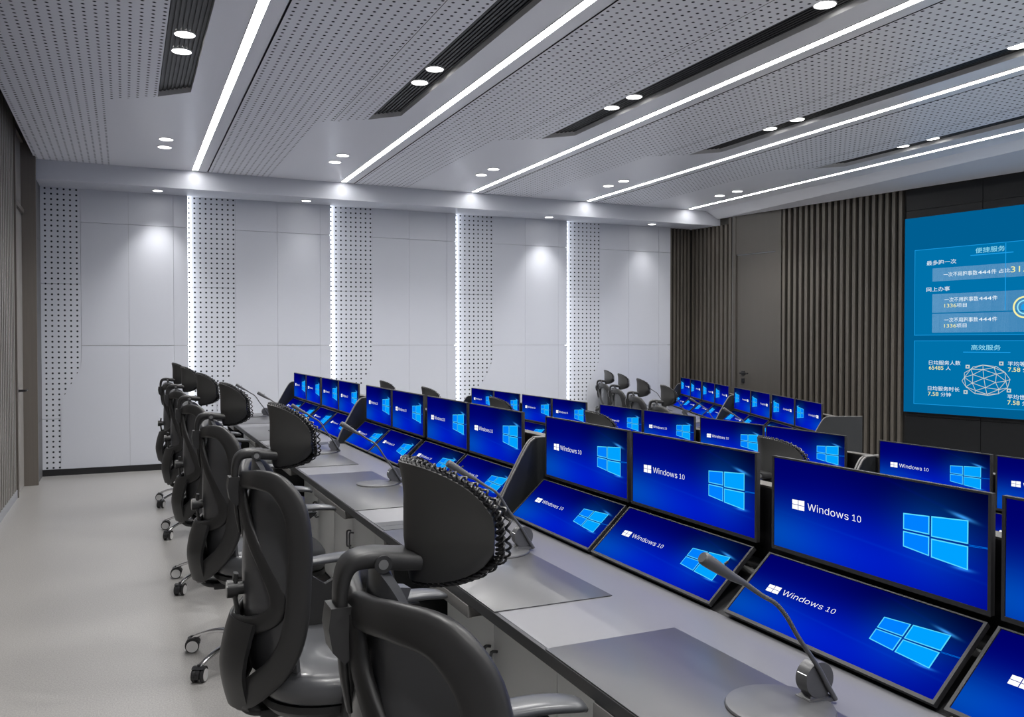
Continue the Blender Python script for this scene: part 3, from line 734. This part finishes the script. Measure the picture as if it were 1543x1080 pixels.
# ------------------------------------------------------------------ rows
used = set()
def use(proto):
    if proto.name in used: return dup(proto)
    used.add(proto.name); return proto
TH = math.radians(23.6)
def row_frame(kind):
    if kind == 'A': return Matrix.Identity(4)
    if kind == 'B': return Matrix.Translation((3.510-1.549, .115, LOW))
    # row C: monitor line starts at (5.198,5.334) and runs away from the viewer, turned by TH
    return Matrix.Translation((5.198*.985, 5.334*.985, -.193)) @ Matrix.Rotation(-TH, 4, 'Z') @ Matrix.Translation((-1.549, -.490, 0))
def put(o, F, loc, rot=None):
    M4 = F @ Matrix.Translation(loc)
    if rot: M4 = M4 @ rot
    o.location = M4.to_translation(); o.rotation_euler = M4.to_euler()
ROWN = {'A': 'aisle desk row', 'B': 'middle desk row', 'C': 'angled desk row beside the door'}
NMOD = {'A': 3, 'B': 3, 'C': 2}
PITCH = 2.8225
MOFF = [0, MW+.022, MW*2+.022+.060, MW*3+.022+.060+.020]   # offsets of the four screens, nearest first
CH_Y = [1.27, 2.62, 4.07, 5.46, 6.98, 8.32]
MIC_Y = [1.27, 2.62, 4.13, 5.48, 6.99, 8.44]
for row in 'ABC':
    F = row_frame(row); nm = NMOD[row]; R = ROWN[row]; mon = mon1 if row == 'C' else mon0
    for m_ in range(nm):
        y0 = .3525+PITCH*m_; far = nm-1-m_
        d = use(deskP); put(d, F, (0, y0, 0))
        tag(d, 'grey desk with black console, %s from the white wall, %s' % (NUM[far], R), 'desk', 'control desks')
        yb = .490+PITCH*m_
        for i in range(4):
            if row == 'B' and m_ == 0 and i < 2: continue
            n_ = far*4+(3-i)
            for up in (1, 0):
                o = use(mon)
                if up: put(o, F, (1.549, yb+MOFF[i], .9125))
                else:  put(o, F, (1.3920, yb+MOFF[i], .7640), Matrix.Rotation(math.radians(47.5), 4, 'Y'))
                tag(o, '%s blue monitor, %s from the white wall, %s' % ('upright upper' if up else 'tilted lower', NUM[n_], R), 'monitor', 'monitors on the desk rows')
                if not up: o.scale = (1, 1, .83)
        for j, ym in enumerate((.3375, 1.6825)):
            if row == 'B' and m_ == 0: continue
            mt = matP if 'mat' not in used else matP.copy()
            if 'mat' in used: C.objects.link(mt)
            used.add('mat'); put(mt, F, (0, y0+ym, 0))
            tag(mt, 'flat brushed grey desk mat, %s from the white wall, %s' % (NUM[far*2+1-j], R), 'desk mat', 'desk mats')
    n = nm*2
    for i in range(n):
        if row == 'B' and i == 0: continue
        c = use(chairP); put(c, F, (.555, CH_Y[i], 0))
        tag(c, 'black office chair with headrest, %s from the white wall, %s' % (NUM[n-1-i], R), 'office chair', 'office chairs')
        k = use(micP); put(k, F, (1.222, MIC_Y[i], 0))
        tag(k, 'grey gooseneck microphone, %s from the white wall, %s' % (NUM[n-1-i], R), 'microphone', 'desk microphones')
# lower screens are as wide as the upper ones but shallower: handled by their scale above

# ------------------------------------------------------------------ world, camera
w = bpy.data.worlds.new('world'); bpy.context.scene.world = w; w.use_nodes = True
w.node_tree.nodes['Background'].inputs[0].default_value = (.5, .55, .65, 1); w.node_tree.nodes['Background'].inputs[1].default_value = 0.0
cam = bpy.data.cameras.new('camera'); cam.sensor_width = 36; cam.sensor_fit = 'HORIZONTAL'; cam.lens = 1290/1543*36; cam.clip_start = .02
co = bpy.data.objects.new('camera', cam); C.objects.link(co)
r = V((.9112, -.4121, 0)).normalized(); f = V((.412, .911, -.0178)).normalized(); u = r.cross(f).normalized(); r = f.cross(u)
Mx = Matrix((r, u, -f)).transposed().to_4x4(); Mx.translation = V((0, 0, EYE)); co.matrix_world = Mx
sc_ = bpy.context.scene; sc_.camera = co
sc_.view_settings.view_transform = 'Standard'; sc_.view_settings.look = 'None'; sc_.view_settings.exposure = 0; sc_.view_settings.gamma = 1
sc_.view_settings.use_curve_mapping = False
